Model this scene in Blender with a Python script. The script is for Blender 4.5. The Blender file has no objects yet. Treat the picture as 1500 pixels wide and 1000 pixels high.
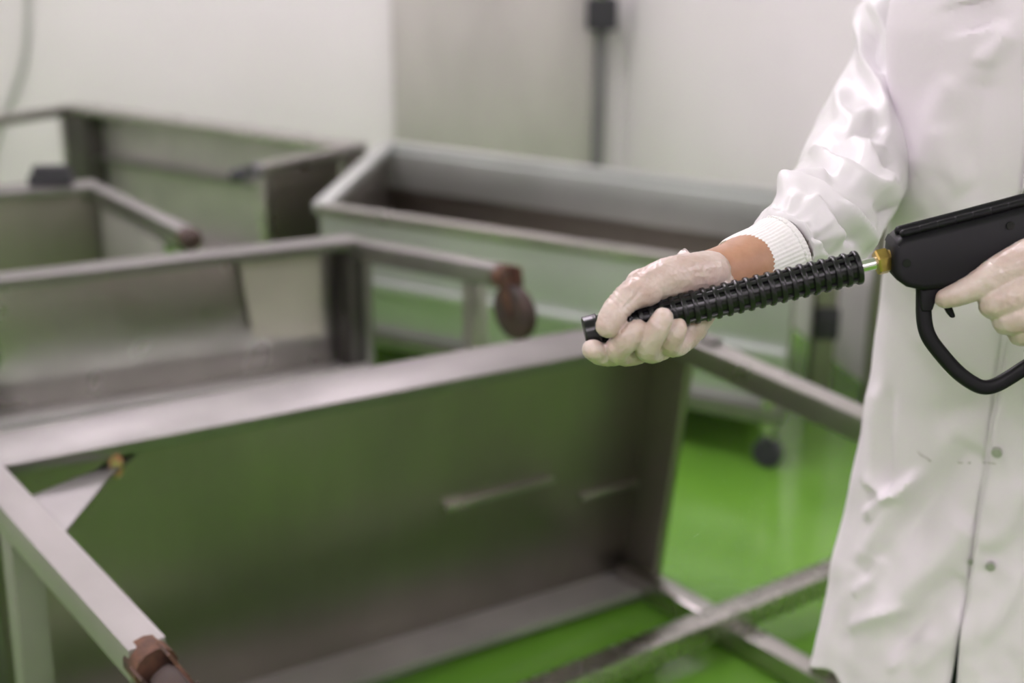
import bpy, bmesh, math, random
from mathutils import Vector as V, Matrix, noise

random.seed(7)
# ------------------------------------------------------------------ camera
F = 2000.0                       # focal length in pixels of the 1500 x 1000 frame
PITCH = math.radians(19.3)
CP, SP = math.cos(PITCH), math.sin(PITCH)
CH = 1.45
sc = bpy.context.scene
col = sc.collection
cam_d = bpy.data.cameras.new('camera')
cam = bpy.data.objects.new('camera', cam_d)
col.objects.link(cam)
cam.location = (0, 0, CH)
cam.rotation_euler = (math.pi / 2 - PITCH, 0, 0)
cam_d.sensor_width = 36.0
cam_d.lens = F / 1500 * 36
cam_d.clip_start = 0.05
cam_d.dof.use_dof = True
cam_d.dof.focus_distance = 1.22
cam_d.dof.aperture_fstop = 3.0
sc.camera = cam
# ------------------------------------------------------------------ world, exposure
w = bpy.data.worlds.new('world')
sc.world = w
w.use_nodes = True
w.node_tree.nodes['Background'].inputs[0].default_value = (0.9, 0.95, 1, 1)
w.node_tree.nodes['Background'].inputs[1].default_value = 0.05
sc.view_settings.view_transform = 'Standard'
sc.view_settings.look = 'None'
sc.view_settings.gamma = 1.0
sc.view_settings.use_curve_mapping = False
sc.view_settings.exposure = 0.0
LAMP = 25.5                       # strength of the ceiling lamps' diffusers


def ray(px, py):
    u, v = (px - 750) / F, (py - 500) / F
    return V((u, CP - v * SP, -SP - v * CP))


def P(px, py, zc):
    return V((0, 0, CH)) + ray(px, py) * zc


def on_z(px, py, z):
    d = ray(px, py)
    return V((0, 0, CH)) + d * ((z - CH) / d.z)


def on_y(px, py, y):
    d = ray(px, py)
    return V((0, 0, CH)) + d * (y / d.y)


def to_px(p):
    zc = p.y * CP + (CH - p.z) * SP
    up = (p.z - CH) * CP + p.y * SP
    return (750 + F * p.x / zc, 500 - F * up / zc, zc)


# ------------------------------------------------------------------ materials
MATS = {}


def srgb(r, g, b):
    return tuple(((c / 255) / 12.92 if c / 255 <= .04045 else ((c / 255 + .055) / 1.055) ** 2.4) for c in (r, g, b)) + (1,)


def mat(name, color, rough=.5, metal=0.0, var=None, var_scale=5, bump=0.0, bump_scale=60, stretch=(1, 1, 1),
        spec=.5, sss=0.0, sheen=0.0, coat=0.0, emis=0.0, rough_var=0.0, trans=0.0, bump_dist=.002):
    m = bpy.data.materials.new(name)
    m.use_nodes = True
    nt = m.node_tree
    b = nt.nodes['Principled BSDF']
    b.inputs['Base Color'].default_value = color
    b.inputs['Roughness'].default_value = rough
    b.inputs['Metallic'].default_value = metal
    b.inputs['Specular IOR Level'].default_value = spec
    b.inputs['Coat Weight'].default_value = coat
    b.inputs['Sheen Weight'].default_value = sheen
    b.inputs['Transmission Weight'].default_value = trans
    if sss:
        b.inputs['Subsurface Weight'].default_value = sss
        b.inputs['Subsurface Radius'].default_value = (.012, .005, .003)
        b.inputs['Subsurface Scale'].default_value = .6
    if emis:
        b.inputs['Emission Color'].default_value = color
        b.inputs['Emission Strength'].default_value = emis
    tc = nt.nodes.new('ShaderNodeTexCoord')
    mp = nt.nodes.new('ShaderNodeMapping')
    mp.inputs['Scale'].default_value = stretch
    nt.links.new(tc.outputs['Object'], mp.inputs['Vector'])
    if var or rough_var:
        n = nt.nodes.new('ShaderNodeTexNoise')
        n.inputs['Scale'].default_value = var_scale
        n.inputs['Detail'].default_value = 6
        nt.links.new(mp.outputs['Vector'], n.inputs['Vector'])
        r = nt.nodes.new('ShaderNodeMapRange')
        r.inputs['From Min'].default_value = .35
        r.inputs['From Max'].default_value = .65
        nt.links.new(n.outputs['Fac'], r.inputs['Value'])
        if var:
            mx = nt.nodes.new('ShaderNodeMix')
            mx.data_type = 'RGBA'
            mx.inputs['A'].default_value = color
            mx.inputs['B'].default_value = var
            nt.links.new(r.outputs['Result'], mx.inputs['Factor'])
            nt.links.new(mx.outputs['Result'], b.inputs['Base Color'])
        if rough_var:
            r2 = nt.nodes.new('ShaderNodeMapRange')
            r2.inputs['To Min'].default_value = rough - rough_var
            r2.inputs['To Max'].default_value = rough + rough_var
            nt.links.new(r.outputs['Result'], r2.inputs['Value'])
            nt.links.new(r2.outputs['Result'], b.inputs['Roughness'])
    if bump:
        n2 = nt.nodes.new('ShaderNodeTexNoise')
        n2.inputs['Scale'].default_value = bump_scale
        n2.inputs['Detail'].default_value = 4
        nt.links.new(mp.outputs['Vector'], n2.inputs['Vector'])
        bp = nt.nodes.new('ShaderNodeBump')
        bp.inputs['Strength'].default_value = bump
        bp.inputs['Distance'].default_value = bump_dist
        nt.links.new(n2.outputs['Fac'], bp.inputs['Height'])
        nt.links.new(bp.outputs['Normal'], b.inputs['Normal'])
    MATS[name] = m
    return m


mat('wall', (.81, .79, .785, 1), .45, var=(.77, .75, .74, 1), var_scale=1.2, bump=.15, bump_scale=8)
mat('ceiling', (.82, .82, .81, 1), .7)
mat('door_steel', (.66, .63, .605, 1), .45, .5, var=(.55, .525, .505, 1), var_scale=3, stretch=(1, 1, .35), bump=.1, bump_scale=14)
mat('dark_rubber', (.030, .030, .034, 1), .6)
mat('grey_seal', (.17, .17, .17, 1), .55)
mat('floor', srgb(108, 158, 58), .2, var=srgb(97, 147, 48), var_scale=2.2, bump=.22, bump_scale=9, rough_var=.09, bump_dist=.006)
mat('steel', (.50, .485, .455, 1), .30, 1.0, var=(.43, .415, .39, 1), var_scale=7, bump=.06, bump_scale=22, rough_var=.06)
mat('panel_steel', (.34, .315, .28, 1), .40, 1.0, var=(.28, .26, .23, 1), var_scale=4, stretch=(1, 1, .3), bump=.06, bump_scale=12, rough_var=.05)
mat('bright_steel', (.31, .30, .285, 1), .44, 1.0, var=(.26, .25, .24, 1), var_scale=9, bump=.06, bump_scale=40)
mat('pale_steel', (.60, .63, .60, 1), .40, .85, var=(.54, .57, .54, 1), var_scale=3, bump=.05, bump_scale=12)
mat('reflection_beige', (.52, .50, .42, 1), .5, .4, var=(.46, .44, .37, 1), var_scale=5)  # beige tone imitating a reflection in the second table's panel
mat('wet_steel', (.52, .50, .47, 1), .26, 1.0, var=(.42, .41, .38, 1), var_scale=30, bump=.35, bump_scale=160, rough_var=.1)
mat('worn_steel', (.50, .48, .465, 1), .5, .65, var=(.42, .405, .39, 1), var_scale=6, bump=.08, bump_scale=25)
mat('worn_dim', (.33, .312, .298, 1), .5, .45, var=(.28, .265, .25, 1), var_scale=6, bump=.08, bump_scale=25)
mat('dark_reflection_steel', (.13, .122, .112, 1), .45, .9, var=(.10, .095, .088, 1), var_scale=8)  # dark reflection put into the base colour of the corner uprights
mat('rust', (.16, .075, .045, 1), .75, .1, var=(.05, .03, .025, 1), var_scale=40, bump=.4, bump_scale=120)
mat('rust_light', (.40, .20, .10, 1), .7, 0, var=(.22, .36, .08, 1), var_scale=35)
mat('caster_rubber', (.045, .033, .030, 1), .7, var=(.075, .045, .035, 1), var_scale=25)
mat('black_wheel', (.03, .03, .038, 1), .6)
mat('black_plastic', (.008, .008, .009, 1), .40, spec=.16, bump=.10, bump_scale=420, bump_dist=.0006)
mat('black_grip', (.010, .010, .011, 1), .27, spec=.4)
mat('chrome', (.75, .75, .74, 1), .22, 1.0)
mat('snap', (.50, .48, .48, 1), .35, .6)
mat('brass', (.62, .42, .14, 1), .30, .9, var=(.50, .33, .10, 1), var_scale=90)
mat('coat', (.79, .735, .78, 1), .58, var=(.755, .70, .745, 1), var_scale=6, sheen=.15, bump=.30, bump_scale=26, bump_dist=.005)
mat('sleeve', (.75, .73, .74, 1), .36, var=(.72, .70, .71, 1), var_scale=8, sheen=.2, bump=.10, bump_scale=45, bump_dist=.003)
mat('cuff', (.80, .79, .77, 1), .8, bump=.3, bump_scale=300, bump_dist=.001)
mat('glove', (.52, .40, .345, 1), .34, var=(.62, .515, .46, 1), var_scale=45, sss=.15, bump=.6, bump_scale=110, bump_dist=.0016, coat=.12)
mat('glove_film', (.76, .68, .65, 1), .33, var=(.58, .45, .40, 1), var_scale=40, sss=.1, bump=.4, bump_scale=90, bump_dist=.002, coat=.2)
mat('skin', (.47, .262, .165, 1), .5, var=(.40, .21, .125, 1), var_scale=60, sss=.2, bump=.2, bump_scale=260, bump_dist=.0008)
mat('navy', (.018, .021, .035, 1), .8, bump=.2, bump_scale=200)
mat('white_net', (.75, .77, .80, 1), .8, bump=.4, bump_scale=150)
mat('white_boot', (.72, .72, .70, 1), .4)
mat('eye', (.8, .8, .78, 1), .2)
mat('hair', (.03, .02, .015, 1), .6)
mat('lamp_housing', (.8, .8, .8, 1), .5)
mat('lamp', (1.0, .875, 1.0, 1), .5, emis=LAMP)  # diffuser glow of the unseen ceiling lamps
mat('water', (.9, .95, .9, 1), .03, trans=1.0)
mat('cable', (.50, .51, .48, 1), .5)
mat('stain', (.42, .40, .36, 1), .8)


# ------------------------------------------------------------------ helpers
def empty(name, loc, label, cat, group=None):
    o = bpy.data.objects.new(name, None)
    col.objects.link(o)
    o.location = loc
    o.empty_display_size = .1
    tag(o, label, cat, group)
    return o


def tag(o, label=None, cat=None, group=None, kind=None):
    if label: o['label'] = label
    if cat: o['category'] = cat
    if group: o['group'] = group
    if kind: o['kind'] = kind
    return o


def origin_of(o):
    p = V((0, 0, 0))
    while o:
        p += o.location
        o = o.parent
    return p


def link(name, bm, material, parent=None, base=None, smooth=True, label=None):
    """bm holds world coordinates; the object's origin is its parent's, or base."""
    bmesh.ops.recalc_face_normals(bm, faces=bm.faces)
    off = origin_of(parent) if parent else V(base or (0, 0, 0))
    for v in bm.verts:
        v.co -= off
    me = bpy.data.meshes.new(name)
    bm.to_mesh(me)
    bm.free()
    o = bpy.data.objects.new(name, me)
    col.objects.link(o)
    if parent:
        o.parent = parent
    else:
        o.location = off
    me.materials.append(MATS[material])
    if smooth:
        me.polygons.foreach_set('use_smooth', [True] * len(me.polygons))
        try:
            me.set_sharp_from_angle(angle=math.radians(38))
        except Exception:
            pass
    if label: o['label'] = label
    return o


def slab(bm, p, a, b, c, bev=.003):
    """parallelepiped from corner p with edge vectors a, b, c"""
    p, a, b, c = V(p), V(a), V(b), V(c)
    t = bmesh.new()
    vs = [t.verts.new(p + a * i + b * j + c * k) for k in (0, 1) for j in (0, 1) for i in (0, 1)]
    for f in ((0, 1, 3, 2), (4, 6, 7, 5), (0, 4, 5, 1), (2, 3, 7, 6), (0, 2, 6, 4), (1, 5, 7, 3)):
        t.faces.new([vs[i] for i in f])
    if bev:
        bmesh.ops.bevel(t, geom=t.edges[:], offset=bev, segments=2, affect='EDGES', profile=.6)
    merge(bm, t)
    return bm


def merge(bm, t):
    me = bpy.data.meshes.new('tmp')
    t.to_mesh(me)
    t.free()
    bm.from_mesh(me)
    bpy.data.meshes.remove(me)


def bar(bm, p0, p1, wd, ht=None, up=(0, 0, 1), bev=.004):
    p0, p1 = V(p0), V(p1)
    ht = ht or wd
    d = (p1 - p0)
    s = d.normalized().cross(V(up)).normalized()
    n = s.cross(d.normalized()).normalized()
    return slab(bm, p0 - s * wd / 2 - n * ht / 2, d, s * wd, n * ht, bev)


def frames(pts):
    """rotation-minimising frames along a polyline"""
    ts = []
    for i in range(len(pts)):
        a = pts[max(i - 1, 0)]
        b = pts[min(i + 1, len(pts) - 1)]
        ts.append((b - a).normalized())
    ref = V((0, 0, 1)) if abs(ts[0].z) < .9 else V((0, 1, 0))
    n = (ref - ts[0] * ref.dot(ts[0])).normalized()
    out = []
    for t in ts:
        n = (n - t * n.dot(t)).normalized()
        out.append((t, n, t.cross(n)))
    return out


def tube(bm, pts, rad, seg=16, caps=True, round_caps=False, sx=1.0, sy=1.0, square=0.0):
    pts = [V(p) for p in pts]
    rad = list(rad) if hasattr(rad, '__len__') else [rad] * len(pts)
    if round_caps:
        d0 = (pts[0] - pts[1]).normalized()
        d1 = (pts[-1] - pts[-2]).normalized()
        r0, r1 = rad[0], rad[-1]
        pre, post = [], []
        for k in (80, 60, 40, 20):
            a = math.radians(k)
            pre.append((pts[0] + d0 * r0 * math.sin(a), r0 * math.cos(a)))
        for k in (20, 40, 60, 80):
            a = math.radians(k)
            post.append((pts[-1] + d1 * r1 * math.sin(a), r1 * math.cos(a)))
        pts = [p for p, r in pre] + pts + [p for p, r in post]
        rad = [r for p, r in pre] + rad + [r for p, r in post]
    fr = frames(pts)
    rings = []
    for p, r, (t, n, b) in zip(pts, rad, fr):
        ring = []
        for k in range(seg):
            a = 2 * math.pi * k / seg
            c, s = math.cos(a), math.sin(a)
            q = 1.0
            if square:
                q = 1 + square * (1 / max(abs(c), abs(s)) - 1)
            ring.append(bm.verts.new(p + n * c * r * sx * q + b * s * r * sy * q))
        rings.append(ring)
    for i in range(len(rings) - 1):
        for k in range(seg):
            bm.faces.new((rings[i][k], rings[i][(k + 1) % seg], rings[i + 1][(k + 1) % seg], rings[i + 1][k]))
    if caps:
        bm.faces.new(rings[0][::-1])
        bm.faces.new(rings[-1])
    return rings


def spline(pts, n):
    """Catmull-Rom through tuples of any length, n samples per span"""
    out = []
    m = len(pts)
    for i in range(m - 1):
        p0, p1, p2, p3 = pts[max(i - 1, 0)], pts[i], pts[i + 1], pts[min(i + 2, m - 1)]
        for k in range(n):
            t = k / n
            out.append(tuple(.5 * ((2 * b) + (-a + c) * t + (2 * a - 5 * b + 4 * c - d) * t * t + (-a + 3 * b - 3 * c + d) * t ** 3)
                             for a, b, c, d in zip(p0, p1, p2, p3)))
    out.append(tuple(pts[-1]))
    return out


def ellipsoid(bm, c, ax, ay, az, seg=20, rings=12):
    """axes given as vectors"""
    c, ax, ay, az = V(c), V(ax), V(ay), V(az)
    top = bm.verts.new(c + az)
    bot = bm.verts.new(c - az)
    rr = []
    for i in range(1, rings):
        ph = math.pi * i / rings
        rr.append([bm.verts.new(c + az * math.cos(ph) + (ax * math.cos(2 * math.pi * k / seg) + ay * math.sin(2 * math.pi * k / seg)) * math.sin(ph)) for k in range(seg)])
    for k in range(seg):
        bm.faces.new((top, rr[0][k], rr[0][(k + 1) % seg]))
        bm.faces.new((bot, rr[-1][(k + 1) % seg], rr[-1][k]))
        for i in range(len(rr) - 1):
            bm.faces.new((rr[i][k], rr[i + 1][k], rr[i + 1][(k + 1) % seg], rr[i][(k + 1) % seg]))


def fuse(bm, voxel, smooth_it=6, factor=.5):
    """one continuous surface from overlapping closed pieces"""
    bmesh.ops.recalc_face_normals(bm, faces=bm.faces)
    me = bpy.data.meshes.new('tmp')
    bm.to_mesh(me)
    bm.free()
    o = bpy.data.objects.new('tmp', me)
    col.objects.link(o)
    r = o.modifiers.new('r', 'REMESH')
    r.mode = 'VOXEL'
    r.voxel_size = voxel
    s = o.modifiers.new('s', 'SMOOTH')
    s.factor = factor
    s.iterations = smooth_it
    dg = bpy.context.evaluated_depsgraph_get()
    m2 = bpy.data.meshes.new_from_object(o.evaluated_get(dg))
    out = bmesh.new()
    out.from_mesh(m2)
    bpy.data.objects.remove(o)
    bpy.data.meshes.remove(me)
    bpy.data.meshes.remove(m2)
    return out


def prism(bm, outline, depth_vec, bev=.003, seg=3):
    """outline: list of 3-D points, extruded along depth_vec both ways by half"""
    d = V(depth_vec)
    t = bmesh.new()
    a = [t.verts.new(V(p) - d / 2) for p in outline]
    b = [t.verts.new(V(p) + d / 2) for p in outline]
    n = len(a)
    t.faces.new(a)
    t.faces.new(b[::-1])
    for i in range(n):
        t.faces.new((a[i], a[(i + 1) % n], b[(i + 1) % n], b[i]))
    bmesh.ops.recalc_face_normals(t, faces=t.faces)
    if bev:
        es = [e for e in t.edges if e.calc_face_angle(0) > .5]
        bmesh.ops.bevel(t, geom=es, offset=bev, segments=seg, affect='EDGES', profile=.5)
    merge(bm, t)


def structure(name, bm, m, parent=None, label=None):
    o = link(name, bm, m, parent, smooth=False)
    if not parent:
        o['kind'] = 'structure'
    if label: o['label'] = label
    return o


# ------------------------------------------------------------------ the room
YB = 6.25
XL, XR, YF, CZ = -3.4, 3.2, -3.2, 3.0
b = bmesh.new(); slab(b, (XL - .2, YF - .2, -.1), (XR - XL + .4, 0, 0), (0, YB - YF + .4, 0), (0, 0, .1), 0)
structure('floor', b, 'floor', label='glossy wet green epoxy floor')
b = bmesh.new(); slab(b, (XL - .2, YF - .2, CZ), (XR - XL + .4, 0, 0), (0, YB - YF + .4, 0), (0, 0, .1), 0)
structure('ceiling', b, 'ceiling', label='white ceiling')
b = bmesh.new(); slab(b, (XL, YB, 0), (XR - XL, 0, 0), (0, .2, 0), (0, 0, CZ), 0)
structure('wall_back', b, 'wall', label='plain white wall behind the steel tables')
b = bmesh.new(); slab(b, (XL - .2, YF, 0), (.2, 0, 0), (0, YB - YF + .2, 0), (0, 0, CZ), 0)
structure('wall_left', b, 'wall', label='plain white side wall')
b = bmesh.new(); slab(b, (XL, YF - .2, 0), (XR - XL, 0, 0), (0, .2, 0), (0, 0, CZ), 0)
structure('wall_front', b, 'wall', label='plain white wall opposite the steel door')
# right wall runs obliquely from the door towards the viewer
A0 = V((.52, YB, 0)); A1 = V((1.03, 3.80, 0)); AD = (A1 - A0); A2 = A0 + AD.normalized() * 3.6
AN = V((AD.y, -AD.x, 0)).normalized() * -.12
if AN.x < 0: AN = -AN
b = bmesh.new(); slab(b, A0, A2 - A0, AN, (0, 0, CZ), 0)
structure('wall_right', b, 'wall', label='white wall panel running forward beside the door')
b = bmesh.new(); slab(b, (XR, YF, 0), (.2, 0, 0), (0, YB - YF + .2, 0), (0, 0, CZ), 0)
structure('wall_side', b, 'wall', label='plain white wall beyond the worker')
# steel door
D0 = on_y(575, 100, YB - .05).x; D1 = on_y(868, 100, YB - .05).x
b = bmesh.new(); slab(b, (D0, YB - .05, .02), (D1 - D0, 0, 0), (0, .05, 0), (0, 0, 2.2), .006)
door = structure('door_1', b, 'door_steel', label='brushed steel sliding door set in the white wall')
b = bmesh.new()
bar(b, (on_y(874, 235, YB - .06).x, YB - .07, .05), (on_y(889, 0, YB - .06).x, YB - .07, 2.15), .045, .04, (0, 1, 0))
structure('door_seal', b, 'grey_seal', door, 'dark grey vertical door seal')
b = bmesh.new()
c = on_y(880, 20, YB - .11); slab(b, c - V((.062, .045, .07)), (.135, 0, 0), (0, .08, 0), (0, 0, .14), .012)
structure('door_latch', b, 'dark_rubber', door, 'black latch box on the door edge')
b = bmesh.new()
slab(b, c + V((-.02, -.045, .07)), (.03, 0, 0), (0, .05, 0), (0, 0, .12), .008)
structure('latch_handle', b, 'chrome', door)
# cable on the wall
b = bmesh.new()
cp = [(44, -420), (43, -120), (41, 0), (40, 50), (33, 95), (20, 135), (8, 165), (-8, 210), (-30, 300)]
tube(b, [on_y(x, y, YB - .02) for x, y in spline(cp, 6)], .015, 8)
tag(link('wall_cable', b, 'cable', base=on_y(-30, 300, YB - .02)), 'thin grey cable hanging down the white wall', 'cable')

# unseen ceiling lamps; those behind the camera added as fill for the coat
for i, (x, y) in enumerate(((-1.9, .2), (.1, -1.3), (1.3, -1.7), (-1.6, -1.5), (-1.9, 2.6), (-.3, 2.6), (-1.7, 4.9), (-.2, 4.9), (2.2, .6))):
    L = empty('unseen_ceiling_lamp', (x, y, CZ), 'long white unseen fluorescent ceiling lamp with glowing diffuser', 'lamp', 'unseen fluorescent ceiling lamps')
    b = bmesh.new(); slab(b, (x - .16, y - .62, CZ - .05), (.32, 0, 0), (0, 1.24, 0), (0, 0, .05), .006)
    link('housing', b, 'lamp_housing', L)
    b = bmesh.new(); slab(b, (x - .14, y - .60, CZ - .062), (.28, 0, 0), (0, 1.2, 0), (0, 0, .014), .003)
    link('diffuser', b, 'lamp', L)


# ------------------------------------------------------------------ steel tables lying on their side
def caster(parent, end, d, wheel='caster_rubber', fork='rust', r=.045, tilt=None, drop=V((0, 0, -1)), fwd=None, low=.028):
    """fork and wheel at a leg's end; d = leg direction"""
    d = V(d).normalized()
    s = d.cross(drop).normalized()
    b = bmesh.new()
    tube(b, [end - d * .012, end + d * .02], .026, 14)
    axle = end + d * (.02 + r * .75 if fwd is None else fwd) + drop * low
    for k in (-1, 1):
        q = end + d * .012 + s * k * .019
        slab(b, q - s * .002 - drop * .02, d * .03, drop * .04, s * .004, .001)
        bar(b, q + d * .01, axle + s * k * .019 + (axle - q).normalized() * .006, .028, .004, s)
    fk = link('caster_fork', b, fork, parent)
    b = bmesh.new()
    prof = [(-.016, r * .82), (-.013, r * .95), (-.006, r), (.006, r), (.013, r * .95), (.016, r * .82)]
    tube(b, [axle + s * x for x, _ in prof], [q for _, q in prof], 22)
    tube(b, [axle - s * .024, axle + s * .024], .007, 8)
    link('wheel', b, wheel, fk)


def table(name, label, TL, TR, H, bdir, D, down=V((0, 0, -1)), legs=(), panel='panel_steel', rim='steel', tw=.045, group=None, low=None, side=None):
    """TL, TR: top corners of the table-top panel standing on edge; bdir: where its legs point"""
    TL, TR, bd, down = V(TL), V(TR), V(bdir).normalized(), V(down).normalized()
    a = (TR - TL)
    an = a.normalized()
    n = bd
    foot = (TL + TR) / 2 + down * H
    root = empty(name, (foot.x, foot.y, 0), label, 'table', group)
    th = .012
    b = bmesh.new(); slab(b, TL - n * th, a, down * H, n * th, .002)
    link('table_top', b, panel, root)
    hem = .022
    for p, e, inn, am in ((TL, a, down, rim), (TL + down * H, a, -down, low or rim), (TL, down * H, an, rim), (TR, down * H, -an, side or rim)):
        b = bmesh.new()
        slab(b, p - n * th, e, n * (D + th), inn * th, .004)
        slab(b, p + n * (D - .014), e, n * .014, inn * hem, .005)       # turned hem
        link('apron', b, am, root)
    return root, dict(TL=TL, TR=TR, BL=TL + down * H, BR=TR + down * H, a=an, b=bd, d=down, D=D)


# --- the large table nearest the worker
TR = P(1025, 488, 2.58)
TL = P(-45, 692, 1.86)
BR = on_z(965, 868, .012)
bd = V((.63, -.775, -.07)).normalized()
an = (TR - TL).normalized()
down = (BR - TR).normalized()
H1 = (BR - TR).length
root, q = table('steel_table', 'large overturned steel table with rusty caster and corner gusset under the gloved hand',
                TL - bd * .10, TR - bd * .10, H1, bd, .10, down, rim='bright_steel', low='worn_steel', side='panel_steel')
T1 = root
ins = .024
Lt = TR - an * ins + down * ins
for nm, p0, s in (('leg', TR - an * ins + down * ins, .62), ('leg', BR - an * ins - down * ins, .60), ('leg', TL + an * ins + down * ins, .50)):
    b = bmesh.new()
    dirv = bd.copy()
    if p0.z < .2:
        e = p0 + bd * s
        e.z = .028
        p0.z = max(p0.z, .03)
        dirv = (e - p0).normalized()
    bar(b, p0 - dirv * .08, p0 + dirv * s, .046, .046, -down)
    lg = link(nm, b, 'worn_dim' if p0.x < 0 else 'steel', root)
    caster(root, p0 + dirv * s, dirv, drop=V((.45, .2, -.85)).normalized() if p0.x < 0 else V((0, 0, 1)))
# brace between the two right-hand legs
p0 = TR - an * ins + down * ins + bd * .47
p1 = BR - an * ins + bd * .45; p1.z = .045
b = bmesh.new(); bar(b, p0, p1, .04, .04, bd); link('brace', b, 'panel_steel', root)
# upright of the left-hand leg
p0 = TL + an * ins + down * ins + bd * .11
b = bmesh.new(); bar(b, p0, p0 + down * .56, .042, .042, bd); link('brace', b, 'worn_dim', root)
# two narrow raised strips imitating reflected streaks on the panel
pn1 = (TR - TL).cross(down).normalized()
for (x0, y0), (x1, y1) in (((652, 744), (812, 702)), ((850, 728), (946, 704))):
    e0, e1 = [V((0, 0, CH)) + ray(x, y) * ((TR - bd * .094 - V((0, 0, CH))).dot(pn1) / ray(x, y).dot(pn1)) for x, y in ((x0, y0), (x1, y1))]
    b = bmesh.new(); bar(b, e0, e1, .013, .012, -down, .003); link('reflection_streak', b, 'steel', root)
# gusset in the upper left corner
gt = TL + down * .03
def plane_pt(px, py, p, n):
    d = ray(px, py); o = V((0, 0, CH))
    return o + d * ((p - o).dot(n) / d.dot(n))
pn = an.cross(bd).normalized()
pc = TL + down * .035
b = bmesh.new()
prism(b, [plane_pt(x, y, pc, pn) for x, y in ((30, 735), (88, 790), (160, 700), (238, 630), (200, 640), (140, 690))], pn * .005, 0)
link('gusset', b, 'bright_steel', root, smooth=False)
b = bmesh.new()
bp = plane_pt(170, 682, pc, pn)
tube(b, [bp - pn * .012, bp + pn * .012], .011, 6)
tube(b, [bp - pn * .018, bp + pn * .018], .006, 8)
link('rusty_bolt', b, 'rust_light', root)
# corner cap with screw at the worker's hand
b = bmesh.new(); slab(b, TR - an * .03 - bd * .005, an * .034, bd * .062, -down * .006, .002); link('corner_cap', b, 'bright_steel', root)
b = bmesh.new(); c = TR - an * .018 + bd * .002 + down * .03
tube(b, [c, c + bd * .006], .0095, 12); tube(b, [c + bd * .005, c + bd * .009], .005, 6); link('screw', b, 'rust', root)

# --- square tube lying across the lower leg
p1 = on_z(1240, 834, .082); p0 = on_z(830, 991, .072)
d = (p1 - p0).normalized()
p0 = p0 - d * .9
b = bmesh.new(); p0.z = .024
bar(b, p0, p1, .05, .046, (0, 0, 1))
st = link('steel_bar', b, 'wet_steel', base=(p0.x, p0.y, 0))
tag(st, 'wet square steel bar lying across the table leg on the green floor', 'bar')
BAR0, BAR1 = p0, p1

# --- second table, behind it
TR = on_z(512, 343, .60); TL = on_z(-70, 407, .60)
e = on_z(736, 388, .66)
bd = (e - TR); bl = bd.length; bd.normalize()
root, q = table('steel_table', 'overturned steel table with big brown caster on its leg and pale painted reflection inside',
                TL, TR, .335, bd, .10, rim='bright_steel', panel='steel', low='worn_steel')
T2 = root
an = q['a']
b = bmesh.new(); bar(b, TR + V((0, 0, -.026)) - an * .024, e + V((0, 0, -.024)), .044, .044); link('leg', b, 'bright_steel', root)
caster(root, e + V((0, 0, -.024)), bd, r=.060, drop=V((.1, 0, -1)).normalized(), fwd=.03, low=.075)
pb = TR + bd * bl * .84 + V((0, 0, -.05)); b = bmesh.new(); bar(b, pb, V((pb.x, pb.y, .02)), .04, .04, bd); link('brace', b, 'steel', root)
# wide bottom shelf, standing on hidden posts
bs = TL + V((0, 0, -.335))
b = bmesh.new(); slab(b, bs, TR - TL, bd * .26, V((0, 0, -.012)), .003); link('shelf', b, 'pale_steel', root)
for s, t in ((.06, .03), (.06, .22), (.97, .03), (.97, .22)):
    p = bs + (TR - TL) * s + bd * t; p.z -= .012
    b = bmesh.new(); bar(b, p, V((p.x, p.y, 0)), .04, .04, bd); link('post', b, 'steel', root)
# corner upright coloured with a dark reflection; pale sheet standing in for a reflection
b = bmesh.new(); slab(b, TR + V((0, 0, -.01)) - an * .05 + bd * .012, an * .034, bd * .07, V((0, 0, -.32)), .002); link('corner_upright', b, 'dark_reflection_steel', root)
b = bmesh.new()
pp = TL + bd * .03
nrm = (TR - TL).cross(V((0, 0, 1))).normalized()
pts = [plane_pt(x, y, pp, nrm) for x, y in ((346, 366), (466, 356), (474, 492), (372, 496))]
prism(b, pts, nrm * .006, .001); link('reflection_patch', b, 'reflection_beige', root)

# --- third table, far left
TR = on_z(140, 263, .60); TL = on_z(-120, 280, .60)
e = on_z(272, 332, .60)
bd = (e - TR); bl = bd.length; bd.normalize()
root, q = table('steel_table', 'small overturned steel table with a dark foot, behind the table with the pale painted reflection',
                TL, TR, .58, bd, .09, rim='bright_steel')
an = q['a']
b = bmesh.new(); bar(b, TR + V((0, 0, -.024)) - an * .022, e + V((0, 0, -.024)), .042, .042); link('leg', b, 'bright_steel', root)
b = bmesh.new(); tube(b, [e + V((0, 0, -.024)) - bd * .01, e + V((0, 0, -.026)) + bd * .03, e + V((0, 0, -.03)) + bd * .045], [.024, .03, .022], 14); link('foot', b, 'caster_rubber', root)
lo = V((0, 0, -.55))
b = bmesh.new(); bar(b, TR + lo - an * .022, e + lo, .042, .042); link('leg', b, 'steel', root)
b = bmesh.new(); slab(b, TR + V((0, 0, -.06)) + bd * .1 - an * .026, bd * (bl * .84 - .1), an * .008, V((0, 0, -.5)), .002); link('end_panel', b, 'worn_steel', root)
# black pad on its rim
c = (on_z(92, 254, .60)) 
c = TL + (TR - TL) * ((c.x - TL.x) / (TR.x - TL.x)) + bd * .03
b = bmesh.new()
slab(b, c + V((-.062, -.03, .001)), V((.122, .01, 0)), V((-.005, .06, 0)), V((0, 0, .03)), .012)
slab(b, c + V((-.052, -.02, .028)), V((.105, .01, 0)), V((-.005, .04, 0)), V((0, 0, .026)), .012)
tag(link('rubber_block', b, 'dark_rubber', base=c), 'small black rubber block resting on a steel table rim', 'block')

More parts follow.
